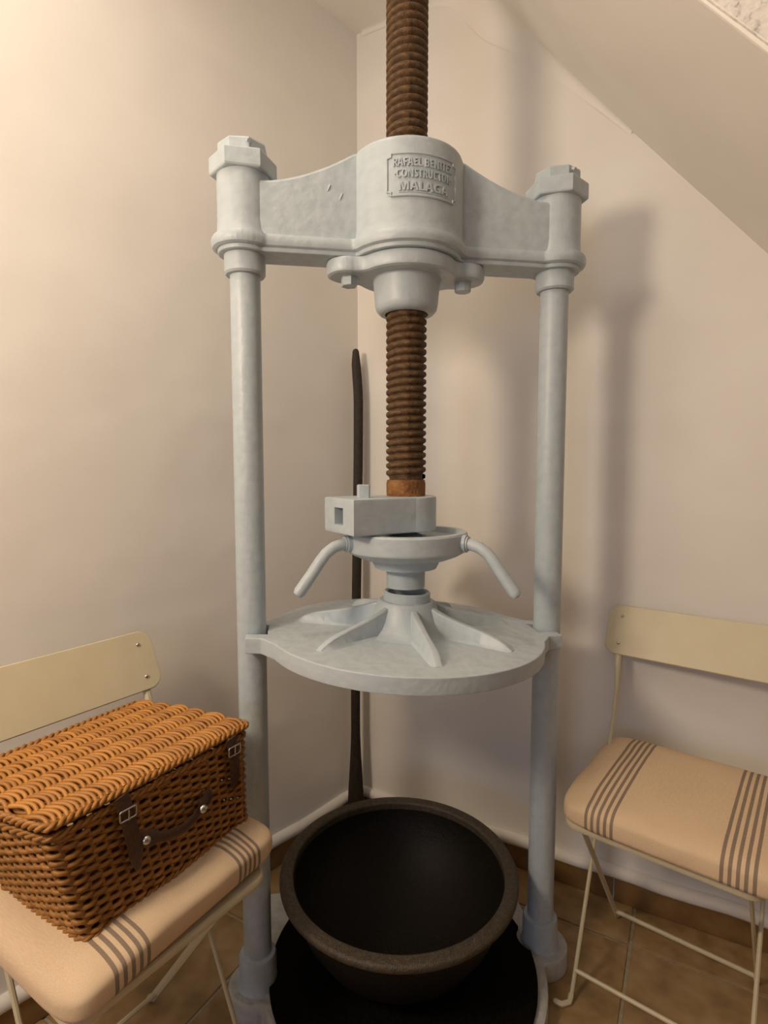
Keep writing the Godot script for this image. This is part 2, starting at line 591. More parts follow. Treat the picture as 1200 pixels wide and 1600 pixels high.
func build_fill_window() -> void:
	# unseen glowing window, added behind the camera as a cool fill light
	var L1 := CORNER + dl * 6.0
	var B1 := CORNER + dr * 2.8 + Vector2(-dr.y, dr.x) * 5.0
	var e := (B1 - L1).normalized()
	var out := Vector2(-e.y, e.x)
	if out.dot(L1 - CORNER) < 0.0: out = -out
	var c := L1.lerp(B1, 0.55) - out * 0.025
	var b := Basis(Vector3(-e.x, 0, -e.y), Vector3.UP, Vector3(-e.x, 0, -e.y).cross(Vector3.UP))
	if b.z.dot(Vector3(out.x, 0, out.y)) < 0.0: b = Basis(-b.x, b.y, -b.z)
	var mb := MB.new()
	mb.box(Vector3.ZERO, Vector3(1.0, 1.2, 0.02))
	var o := struct("window_1", mb.mesh(), M.fill_pane, "unseen window behind the camera, added for cool fill light", "window")
	o.transform = Transform3D(b, Vector3(c.x, 1.5, c.y))
	mb = MB.new()
	for x in [-0.53, 0.0, 0.53]: mb.box(Vector3(x, 0, -0.01), Vector3(0.06, 1.32, 0.07), 0.004)
	for y in [-0.63, 0.63]: mb.box(Vector3(0, y, -0.01), Vector3(1.12, 0.06, 0.07), 0.004)
	put("added_window_frame", mb.mesh(), M.cream, o)
	var l := AreaLight3D.new()  # cool fill light of the added window
	l.light_color = Color("c9dcff")
	l.light_energy = COOL_FILL
	l.area_size = Vector2(1.0, 1.2)
	l.area_range = 14.0
	l.shadow_enabled = true
	l.position = Vector3(0, 0, -0.06)
	o.add_child(l)

# ---------------------------------------------------------------- the press
func hexagon(r: float, turn := 0.0, n := 6) -> PackedVector2Array:
	var p := PackedVector2Array()
	for i in n: p.push_back(Vector2(cos(turn + TAU * i / n), sin(turn + TAU * i / n)) * r)
	return p

func moved(p: PackedVector2Array, by: Vector2) -> PackedVector2Array:
	var q := PackedVector2Array()
	for x in p: q.push_back(x + by)
	return q

func build_press() -> void:
	var t := thing("screw_press", "pale grey painted cast iron screw press with two columns and rusty screw", "press", Vector3(0.048, 0, -1.236), deg_to_rad(9.0))
	var half := 0.3355
	var mb := MB.new()
	# base casting: round in front, square behind, with round lugs under the columns
	var outline := merged([circle(Vector2.ZERO, 0.325, 72), rect(-0.335, -0.26, 0.335, 0.02), circle(Vector2(-half, 0), 0.066, 32), circle(Vector2(half, 0), 0.066, 32)])
	mb.extrude(soften(outline, 0.012), 0.0, 0.05, 0.006)
	put("base_plate", mb.mesh(), M.base_paint, t)
	# columns with foot collars and neck collars
	for s in [-1.0, 1.0]:
		var xf := Transform3D(Basis.IDENTITY, Vector3(s * half, 0, 0))
		mb = MB.new()
		mb.lathe([Vector2(0, 0.049), Vector2(0.0305, 0.049), Vector2(0.0305, 1.64), Vector2(0, 1.64)], 40, xf)
		var c := put("column", mb.mesh(), M.paint, t)
		mb = MB.new()
		mb.lathe([Vector2(0.029, 0.05), Vector2(0.046, 0.05), Vector2(0.0415, 0.062), Vector2(0.041, 0.112), Vector2(0.0385, 0.119), Vector2(0.0302, 0.122), Vector2(0.029, 0.05)], 40, xf)
		put("foot_collar", mb.mesh(), M.paint, c)
		mb = MB.new()
		mb.lathe([Vector2(0.029, 1.589), Vector2(0.038, 1.589), Vector2(0.0413, 1.593), Vector2(0.0413, 1.634), Vector2(0.029, 1.634), Vector2(0.029, 1.589)], 40, xf)
		put("neck_collar", mb.mesh(), M.paint, c)
	# crosshead
	mb = MB.new()
	var lip := merged([circle(Vector2.ZERO, 0.126, 64), rect(-half, -0.047, half, 0.047), circle(Vector2(-half, 0), 0.0655, 40), circle(Vector2(half, 0), 0.0655, 40)])
	mb.extrude(soften(lip, 0.014), 1.636, 1.662, 0.009)
	var low := merged([circle(Vector2.ZERO, 0.116, 64), rect(-half, -0.038, half, 0.038), circle(Vector2(-half, 0), 0.053, 40), circle(Vector2(half, 0), 0.053, 40)])
	mb.extrude(soften(low, 0.012), 1.628, 1.66, 0.003)
	mb.lathe([Vector2(0, 1.65), Vector2(0.124, 1.65), Vector2(0.1195, 1.664), Vector2(0.118, 1.68), Vector2(0.118, 1.822), Vector2(0.115, 1.83), Vector2(0.108, 1.833), Vector2(0, 1.833)], 64)
	for s in [-1.0, 1.0]:
		mb.lathe([Vector2(0, 1.65), Vector2(0.06, 1.655), Vector2(0.054, 1.668), Vector2(0.0525, 1.69), Vector2(0.0525, 1.779), Vector2(0, 1.779)], 40, Transform3D(Basis.IDENTITY, Vector3(s * half, 0, 0)))
		# web between hub and boss: its top sweeps up to the hub
		var prof := PackedVector2Array([Vector2(s * 0.05, 1.65), Vector2(s * half, 1.65)])
		for k in 15:
			var u := k / 14.0
			var x := lerpf(half, 0.08, u)
			prof.push_back(Vector2(s * x, 1.764 + 0.068 * pow(clampf((0.30 - x) / 0.19, 0.0, 1.0), 1.7)))
		prof.push_back(Vector2(s * 0.05, 1.832))
		# extruded along z: x stays x, polygon y becomes height
		mb.extrude(prof, -0.04, 0.04, 0.006, Transform3D(Basis(Vector3(1, 0, 0), Vector3(0, 0, 1), Vector3(0, 1, 0)), Vector3.ZERO))
	# casting flaws on the left web
	for f in [[-0.166, 1.757, 0.005], [-0.142, 1.742, 0.006]]:
		mb.tube([Vector3(f[0] - f[2] * 0.5, f[1] - f[2], 0.0395), Vector3(f[0], f[1], 0.0405), Vector3(f[0] + f[2] * 0.4, f[1] + f[2], 0.0395)], 0.0022, 6, false, 1.0, Vector3.ZERO, true)
	var head := put("crosshead", mb.mesh(32), M.paint, t)
	nameplate(head)
	# nuts on the column ends
	for s in [-1.0, 1.0]:
		mb = MB.new()
		var turn := 0.986 if s < 0 else 0.4625
		var at := Vector2(s * half, 0)
		mb.extrude(moved(hexagon(0.0665, turn), at), 1.779, 1.815, 0.004)
		mb.extrude(moved(hexagon(0.05, turn + 0.26, 8), at), 1.80, 1.84, 0.005)
		var nut := put("nut", mb.mesh(15), M.paint, t)
		mb = MB.new()
		mb.tube([Vector3(at.x + 0.008, 1.838, 0.036), Vector3(at.x + 0.016, 1.828, 0.052)], 0.004, 6)
		put("split_pin", mb.mesh(), M.paint, nut)
	# bolted flange and bushing under the hub
	mb = MB.new()
	var fl := merged([circle(Vector2.ZERO, 0.108, 64), circle(Vector2(-0.124, 0.0), 0.046, 32), circle(Vector2(0.124, 0.0), 0.046, 32)])
	mb.extrude(soften(fl, 0.03), 1.597, 1.629, 0.008)
	var flange := put("bushing_flange", mb.mesh(), M.paint, t)
	for s in [-1.0, 1.0]:
		mb = MB.new()
		mb.extrude(moved(hexagon(0.0175, 0.4 if s < 0 else 1.0, 6 if s < 0 else 10), Vector2(s * 0.123, 0.004)), 1.578, 1.6, 0.002)
		put("bolt", mb.mesh(20), M.paint, flange)
	mb = MB.new()
	mb.lathe([Vector2(0, 1.60), Vector2(0.076, 1.60), Vector2(0.071, 1.592), Vector2(0.067, 1.545), Vector2(0.064, 1.534), Vector2(0.057, 1.527), Vector2(0.046, 1.526), Vector2(0.045, 1.54), Vector2(0, 1.54)], 48)
	put("bushing", mb.mesh(40), M.paint, t)
	# the screw
	mb = MB.new()
	mb.begin()
	var pitch := 0.0157
	var segs := 40
	var per := 8
	var y0 := 1.172
	var turns := 80
	var prof := [0.0378, 0.0374, 0.0405, 0.0429, 0.0436, 0.0437, 0.0435, 0.0425]
	var rows := []
	for k in turns * per + 1:
		var row := PackedVector3Array()
		for s in segs + 1:
			var th := TAU * (s % segs) / segs
			var y := y0 + pitch * (float(k) / per + float(s) / segs)
			var r: float = prof[k % per]
			row.push_back(Vector3(cos(th) * r, y, -sin(th) * r))
		rows.push_back(row)
	for k in turns * per:
		for s in segs: mb.quad(rows[k][s], rows[k][s + 1], rows[k + 1][s + 1], rows[k + 1][s])
	mb.mark = mb.v.size()
	mb.lathe([Vector2(0, 1.13), Vector2(0.036, 1.13), Vector2(0.036, y0 + pitch * turns), Vector2(0, y0 + pitch * turns)], 32)
	var screw := put("screw", mb.mesh(38), M.rust, t, "rusty brown threaded screw")
	mb = MB.new()
	mb.lathe([Vector2(0, 1.135), Vector2(0.0425, 1.135), Vector2(0.0428, 1.166), Vector2(0.041, 1.174), Vector2(0, 1.178)], 40)
	put("screw_end", mb.mesh(), M.rust_bright, screw, "plain orange rusted end of the screw")
	# lever head: round hub with an arm and a square socket
	var th := deg_to_rad(32.0 - 9.0)
	var d := Vector2(-cos(th), sin(th))
	var p := Vector2(-d.y, d.x)
	var hw := 0.064
	mb = MB.new()
	var outl := merged([circle(Vector2.ZERO, 0.0665, 48), PackedVector2Array([-p * hw, d * 0.166 - p * hw, d * 0.166 + p * hw, p * hw])])
	var notch := PackedVector2Array([d * 0.1 - p * 0.019, d * 0.2 - p * 0.019, d * 0.2 + p * 0.019, d * 0.1 + p * 0.019])
	mb.extrude(outl, 1.065, 1.084, 0.0, Transform3D.IDENTITY, 0.004)
	mb.extrude(Geometry2D.clip_polygons(outl, notch)[0], 1.084, 1.119)
	mb.extrude(outl, 1.119, 1.139, 0.004, Transform3D.IDENTITY, 0.0)
	put("lever_head", mb.mesh(), M.paint, t)
	mb = MB.new()
	var pa := d * 0.118 - p * 0.018
	mb.extrude(moved(rrect(0.0125, 0.0125, 0.004, 3), pa), 1.13, 1.166, 0.003)
	put("lever_pin", mb.mesh(), M.paint, t)
	# capstan ring with bent handles
	mb = MB.new()
	mb.lathe([Vector2(0, 0.938), Vector2(0.0425, 0.938), Vector2(0.0428, 0.972), Vector2(0.05, 0.976), Vector2(0.068, 0.981), Vector2(0.0725, 0.99), Vector2(0.075, 0.999), Vector2(0.096, 1.003), Vector2(0.118, 1.012), Vector2(0.133, 1.021), Vector2(0.1355, 1.026), Vector2(0.1355, 1.058), Vector2(0.133, 1.062), Vector2(0.118, 1.062), Vector2(0.114, 1.05), Vector2(0.05, 1.049), Vector2(0, 1.066)], 64)
	var ring := put("capstan_ring", mb.mesh(30), M.paint, t)
	for az in [-72.0, 52.0, 172.0]:
		var a := deg_to_rad(az)
		var out := Vector3(sin(a), 0, cos(a))
		var path := []
		for q in [[0.128, 1.042], [0.15, 1.041], [0.17, 1.036], [0.187, 1.025], [0.2, 1.01], [0.222, 0.98], [0.246, 0.949]]:
			path.push_back(out * q[0] + Vector3(0, q[1], 0))
		mb = MB.new()
		mb.tube(path, [0.0125, 0.0125, 0.0122, 0.012, 0.012, 0.0122, 0.0127], 14, false, 1.0, Vector3.ZERO, true)
		mb.tube([path[0], out * 0.143 + Vector3(0, 1.042, 0)], 0.0185, 16)
		mb.tube([out * 0.143 + Vector3(0, 1.042, 0), out * 0.147 + Vector3(0, 1.042, 0)], 0.0155, 16)
		put("handle", mb.mesh(40), M.paint, ring)
	# pressing plate, hanging a little out of level
	mb = MB.new()
	var R := 0.302
	var plate := circle(Vector2.ZERO, R, 96)
	for s in [-1.0, 1.0]:
		for z in [-1.0, 1.0]:
			plate = merged([plate, PackedVector2Array([Vector2(s * 0.22, z * 0.05), Vector2(s * 0.31, z * 0.034), Vector2(s * 0.345, z * 0.034), Vector2(s * 0.345, z * 0.062), Vector2(s * 0.312, z * 0.066), Vector2(s * 0.25, z * 0.15)])])
	for s in [-1.0, 1.0]:
		plate = Geometry2D.clip_polygons(plate, circle(Vector2(s * half, 0), 0.034, 32))[0]
	mb.extrude(soften(plate, 0.004), -0.033, 0.0, 0.003)
	mb.lathe([Vector2(0, -0.01), Vector2(0.118, -0.001), Vector2(0.1, 0.004), Vector2(0.087, 0.014), Vector2(0.077, 0.03), Vector2(0.069, 0.05), Vector2(0.064, 0.063), Vector2(0.06, 0.066), Vector2(0, 0.066)], 56)
	mb.lathe([Vector2(0.03, 0.064), Vector2(0.052, 0.064), Vector2(0.052, 0.083), Vector2(0.049, 0.086), Vector2(0.043, 0.084), Vector2(0.043, 0.07), Vector2(0.03, 0.07), Vector2(0.03, 0.064)], 48)
	var pl := put("pressing_plate", mb.mesh(35), M.paint, t)
	pl.position = Vector3(0, 0.842, 0)
	pl.rotation.z = deg_to_rad(-2.2)
	for az in [12.0, -44.0, -98.0, 57.0, 103.0, 150.0, -150.0]:
		var a := deg_to_rad(az - 9.0)
		var L := 0.25
		mb = MB.new()
		mb.begin()
		var secs := []
		for k in 13:
			var u := k / 12.0
			var x := lerpf(0.05, L, u)
			var h := 0.040 * pow(1.0 - u, 1.7) + 0.021 * (1.0 - pow(u, 9.0)) + 0.001
			var w := 0.0105 - 0.002 * u if k < 12 else 0.006
			secs.push_back([Vector3(x, -0.003, -w - 0.012), Vector3(x, minf(0.004, h), -w - 0.001), Vector3(x, h * 0.92, -w * 0.8), Vector3(x, h, -w * 0.45), Vector3(x, h, w * 0.45), Vector3(x, h * 0.92, w * 0.8), Vector3(x, minf(0.004, h), w + 0.001), Vector3(x, -0.003, w + 0.012)])
		for k in 12:
			for s in 8: mb.quad(secs[k][s], secs[k + 1][s], secs[k + 1][(s + 1) % 8], secs[k][(s + 1) % 8])
		for s in range(1, 7):
			mb.tri(secs[0][0], secs[0][s], secs[0][s + 1])
			mb.tri(secs[12][0], secs[12][s + 1], secs[12][s])
		mb.close_piece()
		var rib := put("rib", mb.mesh(50), M.paint, pl)
		rib.rotation.y = PI * 0.5 - PI + PI - a - 0.0
		rib.rotation.y = a - PI * 0.5

func nameplate(head: Node3D) -> void:
	var R := 0.118
	var cy := 1.757
	var c := deg_to_rad(6.0)
	var hw := 0.0735
	var hh := 0.0385
	var bend := func(x: float, y: float, out: float) -> Vector3:
		var a: float = c + x / R
		return Vector3(sin(a) * (R + out), cy + y, cos(a) * (R + out))
	# raised border with notched corners
	var b := [Vector2(-hw + 0.008, hh), Vector2(hw - 0.008, hh), Vector2(hw - 0.008, hh - 0.006), Vector2(hw, hh - 0.008), Vector2(hw, -hh + 0.008), Vector2(hw - 0.008, -hh + 0.006), Vector2(hw - 0.008, -hh), Vector2(-hw + 0.008, -hh), Vector2(-hw + 0.008, -hh + 0.006), Vector2(-hw, -hh + 0.008), Vector2(-hw, hh - 0.008), Vector2(-hw + 0.008, hh - 0.006)]
	var pts := []
	for i in b.size():
		var p: Vector2 = b[i]
		var q: Vector2 = b[(i + 1) % b.size()]
		var n := maxi(1, int(p.distance_to(q) / 0.006))
		for k in n:
			var x := p.lerp(q, float(k) / n)
			pts.push_back(bend.call(x.x, x.y, 0.0012))
	var mb := MB.new()
	mb.tube(pts, 0.0022, 8, true)
	# the field inside the border stands slightly proud
	mb.begin()
	var nx := 16
	for i in nx:
		var x0 := lerpf(-hw, hw, float(i) / nx)
		var x1 := lerpf(-hw, hw, float(i + 1) / nx)
		var e := hh - 0.001
		mb.quad(bend.call(x0, -e, 0.0009), bend.call(x1, -e, 0.0009), bend.call(x1, e, 0.0009), bend.call(x0, e, 0.0009))
	put("nameplate", mb.mesh(40), M.paint, head, "raised maker's plate with notched corners")
	var font := SystemFont.new()
	font.font_names = PackedStringArray(["Droid Sans"])
	font.font_weight = 700
	for l in [["RAFAEL BENITEZ", 0.0225, 0.122, 0.0155], ["·CONSTRUCTOR·", 0.0015, 0.118, 0.0155], ["MALAGA", -0.0215, 0.1, 0.0165]]:
		var tm := TextMesh.new()
		tm.font = font
		tm.font_size = 64
		tm.pixel_size = 0.001
		tm.depth = 0.01
		tm.text = l[0]
		var arr := tm.get_mesh_arrays()
		if arr.is_empty(): continue
		var vv: PackedVector3Array = arr[Mesh.ARRAY_VERTEX]
		var lo := vv[0]
		var hi := vv[0]
		for x in vv:
			lo = lo.min(x); hi = hi.max(x)
		for i in vv.size():
			var u := (vv[i] - (lo + hi) * 0.5)
			u.x *= l[2] / (hi.x - lo.x)
			u.y *= l[3] / (hi.y - lo.y)
			vv[i] = bend.call(u.x, l[1] + u.y, 0.0005 if u.z < 0 else 0.0034)
		mb = MB.new()
		var idx: PackedInt32Array = arr[Mesh.ARRAY_INDEX] if arr[Mesh.ARRAY_INDEX] != null else PackedInt32Array(range(vv.size()))
		for i in range(0, idx.size(), 3): mb.tri(vv[idx[i]], vv[idx[i + 2]], vv[idx[i + 1]])
		put("lettering", mb.mesh(25), M.paint, head, "raised cast lettering")
	mb = MB.new()
	pts = []
	for k in 9: pts.push_back(bend.call(lerpf(-0.05, 0.05, k / 8.0), -0.032, 0.001))
	mb.tube(pts, 0.0012, 6)
	put("underline", mb.mesh(), M.paint, head)

func build_bowl() -> void:
	var x := 0.043
	# black round tray notched for the columns
	var t := thing("base_tray", "flat black round tray under the dark bowl between the columns", "tray", Vector3(0.043, 0.05, -1.228), deg_to_rad(9.0))
	var p := circle(Vector2.ZERO, 0.305, 96)
	for s in [-1.0, 1.0]: p = Geometry2D.clip_polygons(p, circle(Vector2(s * 0.3355, -0.008), 0.049, 32))[0]
	var mb := MB.new()
	mb.extrude(p, 0.0, 0.014, 0.003)
	put("tray_disc", mb.mesh(), M.black, t)
	t = thing("iron_bowl", "dark cast iron bowl with a thick rim under the pressing plate", "bowl", Vector3(0.034, 0.064, -1.242), 0.0)
	mb = MB.new()
	var prof := [Vector2(0, 0.0), Vector2(0.11, 0.0), Vector2(0.15, 0.02), Vector2(0.19, 0.06), Vector2(0.222, 0.11), Vector2(0.243, 0.16), Vector2(0.254, 0.2), Vector2(0.25, 0.206)]
	for k in range(0, 17):
		var a := PI * 0.5 * k / 16.0
		prof.push_back(Vector2(0.2425 * cos(a), 0.206 - 0.185 * sin(a)))
	prof[-1] = Vector2(0, prof[-1].y)
	mb.lathe(prof, 96)
	put("bowl_body", mb.mesh(40), M.iron, t)
	mb = MB.new()
	mb.lathe([Vector2(0.2415, 0.199), Vector2(0.256, 0.194), Vector2(0.267, 0.198), Vector2(0.2725, 0.205), Vector2(0.273, 0.212), Vector2(0.270, 0.2165), Vector2(0.265, 0.218), Vector2(0.247, 0.2175), Vector2(0.2435, 0.216), Vector2(0.2415, 0.212), Vector2(0.2415, 0.199)], 96)
	put("bowl_rim", mb.mesh(50), M.worn_iron, t, "thick worn rim of the bowl")

func build_bar() -> void:
	var t := thing("iron_lever_bar", "long dark flat iron bar leaning upright in the wall corner", "bar", Vector3(-0.088, 0.0, -1.80))
	var pts := []
	var rad := []
	for k in 40:
		var u := k / 39.0
		var y := 0.004 + 1.565 * u
		var bx := -0.006 + 0.012 * smoothstep(0.25, 0.9, u) - 0.008 * smoothstep(0.9, 1.0, u)
		pts.push_back(Vector3(bx, y, -0.025 * u))
		rad.push_back(lerpf(0.0285, 0.0155, smoothstep(0.02, 0.22, u)) if u < 0.97 else 0.0155 - 0.005 * (u - 0.97) / 0.03)
	var mb := MB.new()
	mb.tube(pts, rad, 12, false, 0.45, Vector3(0, 0, 1), true)
	put("bar_body", mb.mesh(40), M.bar, t)

# ---------------------------------------------------------------- chairs
func seg_bar(mb: MB, a: Vector3, b: Vector3, r: float, flat := 1.0, up := Vector3.ZERO) -> void:
	mb.tube([a, b], r, 8, false, flat, up)

func build_chair(label: String, at: Vector3, turn: float) -> Node3D:
	var t := thing("folding_chair", label, "chair", at, turn, "cream folding chairs")
	var T := 0.836
	var zf := 0.164
	var zb := -0.219
	var line := func(y: float) -> float: return zf + (zb - zf) * y / T
	var mb := MB.new()
	var lean := atan2(zf - zb, T)
	# backrest plate: local frame x along the width, y up the lean
	var up := Vector3(0, cos(lean), -sin(lean))
	var fw := Vector3(0, sin(lean), cos(lean))
	var c := Vector3(0, T - 0.061, line.call(T - 0.061) + 0.008)
	var xf := Transform3D(Basis(Vector3.RIGHT, fw, up), c)
	mb.extrude(rrect(0.212, 0.063, 0.026, 6), -0.002, 0.003, 0.0012, xf)
	var rim := []
	for q in rrect(0.211, 0.062, 0.026, 6): rim.push_back(xf * Vector3(q.x, 0.0, q.y))
	mb.tube(rim, 0.0032, 8, true)
	var back := put("backrest", mb.mesh(40), M.cream, t)
	for sx in [-1.0, 1.0]:
		for sy in [-1.0, 1.0]:
			mb = MB.new()
			mb.lathe([Vector2(0, 0), Vector2(0.0045, 0), Vector2(0.004, 0.002), Vector2(0.002, 0.0034), Vector2(0, 0.0037)], 14, Transform3D(Basis(Vector3.RIGHT, fw, -up), c + fw * 0.003 + Vector3(sx * 0.18, 0, 0) + up * (sy * 0.036)))
			put("rivet", mb.mesh(60), M.steel, back, "small steel rivet")
	# seat pan with turned-down lip
	mb = MB.new()
	mb.extrude(rrect(0.182, 0.181, 0.03, 6, Vector2(0, 0.027)), 0.434, 0.45, 0.005)
	put("seat", mb.mesh(), M.cream, t)
	for s in [-1.0, 1.0]:
		var x: float = s * 0.168
		# long leg: from the front foot up to the backrest
		mb = MB.new()
		var pts := []
		var rad := []
		for k in 15:
			var y := 0.012 + (T - 0.03 - 0.012) * k / 14.0
			pts.push_back(Vector3(x + s * 0.012 * smoothstep(0.6, 0.75, y), y, line.call(y) - 0.001))
			rad.push_back(lerpf(0.0045, 0.009, smoothstep(0.62, 0.72, y)))
		mb.tube(pts, rad, 8)
		mb.tube([Vector3(x, 0.016, line.call(0.012)), Vector3(x, 0.008, zf + 0.006), Vector3(x + s * 0.012, 0.0065, zf + 0.02), Vector3(x + s * 0.026, 0.0065, zf + 0.022)], 0.0062, 8, false, 1.0, Vector3.ZERO, true)
		put("leg", mb.mesh(40), M.cream, t)
		# short leg: from under the seat front down to the rear foot
		mb = MB.new()
		var xi: float = x - s * 0.012
		mb.tube([Vector3(xi, 0.43, 0.165), Vector3(xi, 0.012, -0.148)], 0.0085, 8, false, 0.45, Vector3.RIGHT)
		mb.tube([Vector3(xi, 0.016, -0.146), Vector3(xi, 0.0075, -0.158)], 0.0075, 8, false, 1.0, Vector3.ZERO, true)
		put("leg", mb.mesh(40), M.cream, t)
	mb = MB.new()
	var zr: float = line.call(0.06)
	seg_bar(mb, Vector3(-0.168, 0.06, zr), Vector3(0.168, 0.06, zr), 0.0048)
	put("rung", mb.mesh(40), M.cream, t)
	mb = MB.new()
	seg_bar(mb, Vector3(-0.156, 0.035, -0.13), Vector3(0.156, 0.035, -0.13), 0.0055)
	put("rung", mb.mesh(40), M.cream, t)
	return t

func build_cushion(label: String, at: Vector3, turn: float, droop: float, dent: bool, cx: float) -> void:
	var t := thing("seat_cushion", label, "cushion", at, turn, "striped seat cushions")
	var f := FastNoiseLite.new()
	f.seed = 31 if dent else 44
	f.frequency = 9.0
	f.fractal_octaves = 2
	var hx := 0.208
	var hz := 0.195
	var hy := 0.035
	var nx := 96
	var ns := 56
	var grid := []
	var uvs := []
	for i in nx + 1:
		var u := -cos(PI * i / nx)                     # dense near the ends
		var x := hx * u
		var e := 1.0 - pow(absf(u), 7.0)
		var ky := pow(maxf(e, 0.0), 0.34)
		var kz := pow(maxf(1.0 - pow(absf(u), 12.0), 0.0), 0.16)
		var row := []
		for s in ns:
			var a := TAU * s / ns
			var cz := signf(cos(a)) * pow(absf(cos(a)), 0.42)
			var cy := signf(sin(a)) * pow(absf(sin(a)), 0.52)
			var z := hz * kz * cz
			var bulge := 1.0 + 0.16 * (1.0 - u * u) * (1.0 - cz * cz)
			var y := hy * ky * cy * (bulge if cy > 0 else 1.0)
			var n := f.get_noise_3d(x, y, z)
			if cy > 0 and dent:
				var q := Vector2((x - 0.03) / 0.19, (z - 0.02) / 0.13).length()
				y -= 0.010 * (1.0 - smoothstep(0.7, 1.1, q))
			z += n * 0.004
			y += n * 0.003
			if droop > 0.0: y -= droop * pow(clampf((-u - 0.35) / 0.65, 0.0, 1.0), 2.0) * clampf((z + 0.02) / hz, 0.0, 1.0)
			row.push_back(Vector3(x + cx, y + hy, z + 0.035))
		grid.push_back(row)
		uvs.push_back((x + 0.22) / 0.44)
	var mb := MB.new()
	mb.use_uv = true
	mb.begin()
	for i in nx:
		for s in ns:
			var s2 := (s + 1) % ns
			mb.quad_uv(grid[i][s], grid[i][s2], grid[i + 1][s2], grid[i + 1][s], Vector2(uvs[i], float(s) / ns), Vector2(uvs[i], float(s + 1) / ns), Vector2(uvs[i + 1], float(s + 1) / ns), Vector2(uvs[i + 1], float(s) / ns))
	mb.close_piece()
	put("cushion_cover", mb.mesh(60), M.cloth, t)

# ---------------------------------------------------------------- basket
const BB := [Vector3(-0.131, 0, 0.157), Vector3(0.200, 0, 0.127), Vector3(0.175, 0, -0.09), Vector3(-0.150, 0, -0.065)]
const BT := [Vector3(-0.177, 0.19, 0.158), Vector3(0.186, 0.19, 0.145), Vector3(0.125, 0.19, -0.115), Vector3(-0.232, 0.19, -0.09)]
func bpt(u: float, v: float, w: float) -> Vector3:
	var b: Vector3 = BB[0].lerp(BB[1], u).lerp(BB[3].lerp(BB[2], u), v)
	var q: Vector3 = BT[0].lerp(BT[1], u).lerp(BT[3].lerp(BT[2], u), v)
	return b.lerp(q, w)

func around(n: int, r := 0.05) -> Array:               # points (u, v) round the basket, corners rounded, even steps
	var ru := r
	var rv := r * 1.45
	var raw := []
	for k in 4:
		var cu: float = [1.0 - ru, ru, ru, 1.0 - ru][k]
		var cv: float = [1.0 - rv, 1.0 - rv, rv, rv][k]
		for i in 7:
			var a := PI * 0.5 * (k + i / 6.0)
			raw.push_back(Vector2(cu + cos(a) * ru, cv + sin(a) * rv))
	raw.push_back(raw[0])
	var lens := [0.0]
	for i in range(1, raw.size()): lens.push_back(lens[-1] + (Vector2((raw[i].x - raw[i - 1].x) * 0.35, (raw[i].y - raw[i - 1].y) * 0.24)).length())
	var out := []
	var j := 0
	for i in n:
		var want: float = lens[-1] * i / n
		while lens[j + 1] < want: j += 1
		out.push_back(raw[j].lerp(raw[j + 1], (want - lens[j]) / maxf(lens[j + 1] - lens[j], 1e-6)))
	return out

func wick(rng: RandomNumberGenerator, k := 1.0) -> Color:     # linear colour of one willow rod
	var t := rng.randf()
	return Color(0.43, 0.19, 0.036).lerp(Color(0.27, 0.11, 0.02), t) * k

func rope(mb: MB, path: Array, r: float, turns: int, rng: RandomNumberGenerator) -> void:   # two rods twisted round a closed path
	var n := path.size()
	for h in 2:
		var pts := []
		for i in n:
			var t: Vector3 = (path[(i + 1) % n] - path[(i + n - 1) % n]).normalized()
			var side := t.cross(Vector3.UP).normalized()
			var a := TAU * turns * i / n + PI * h
			pts.push_back(path[i] + (side * cos(a) + Vector3.UP * sin(a)) * r * 0.75)
		mb.tint = wick(rng)
		mb.tube(pts, r * 0.8, 6, true)

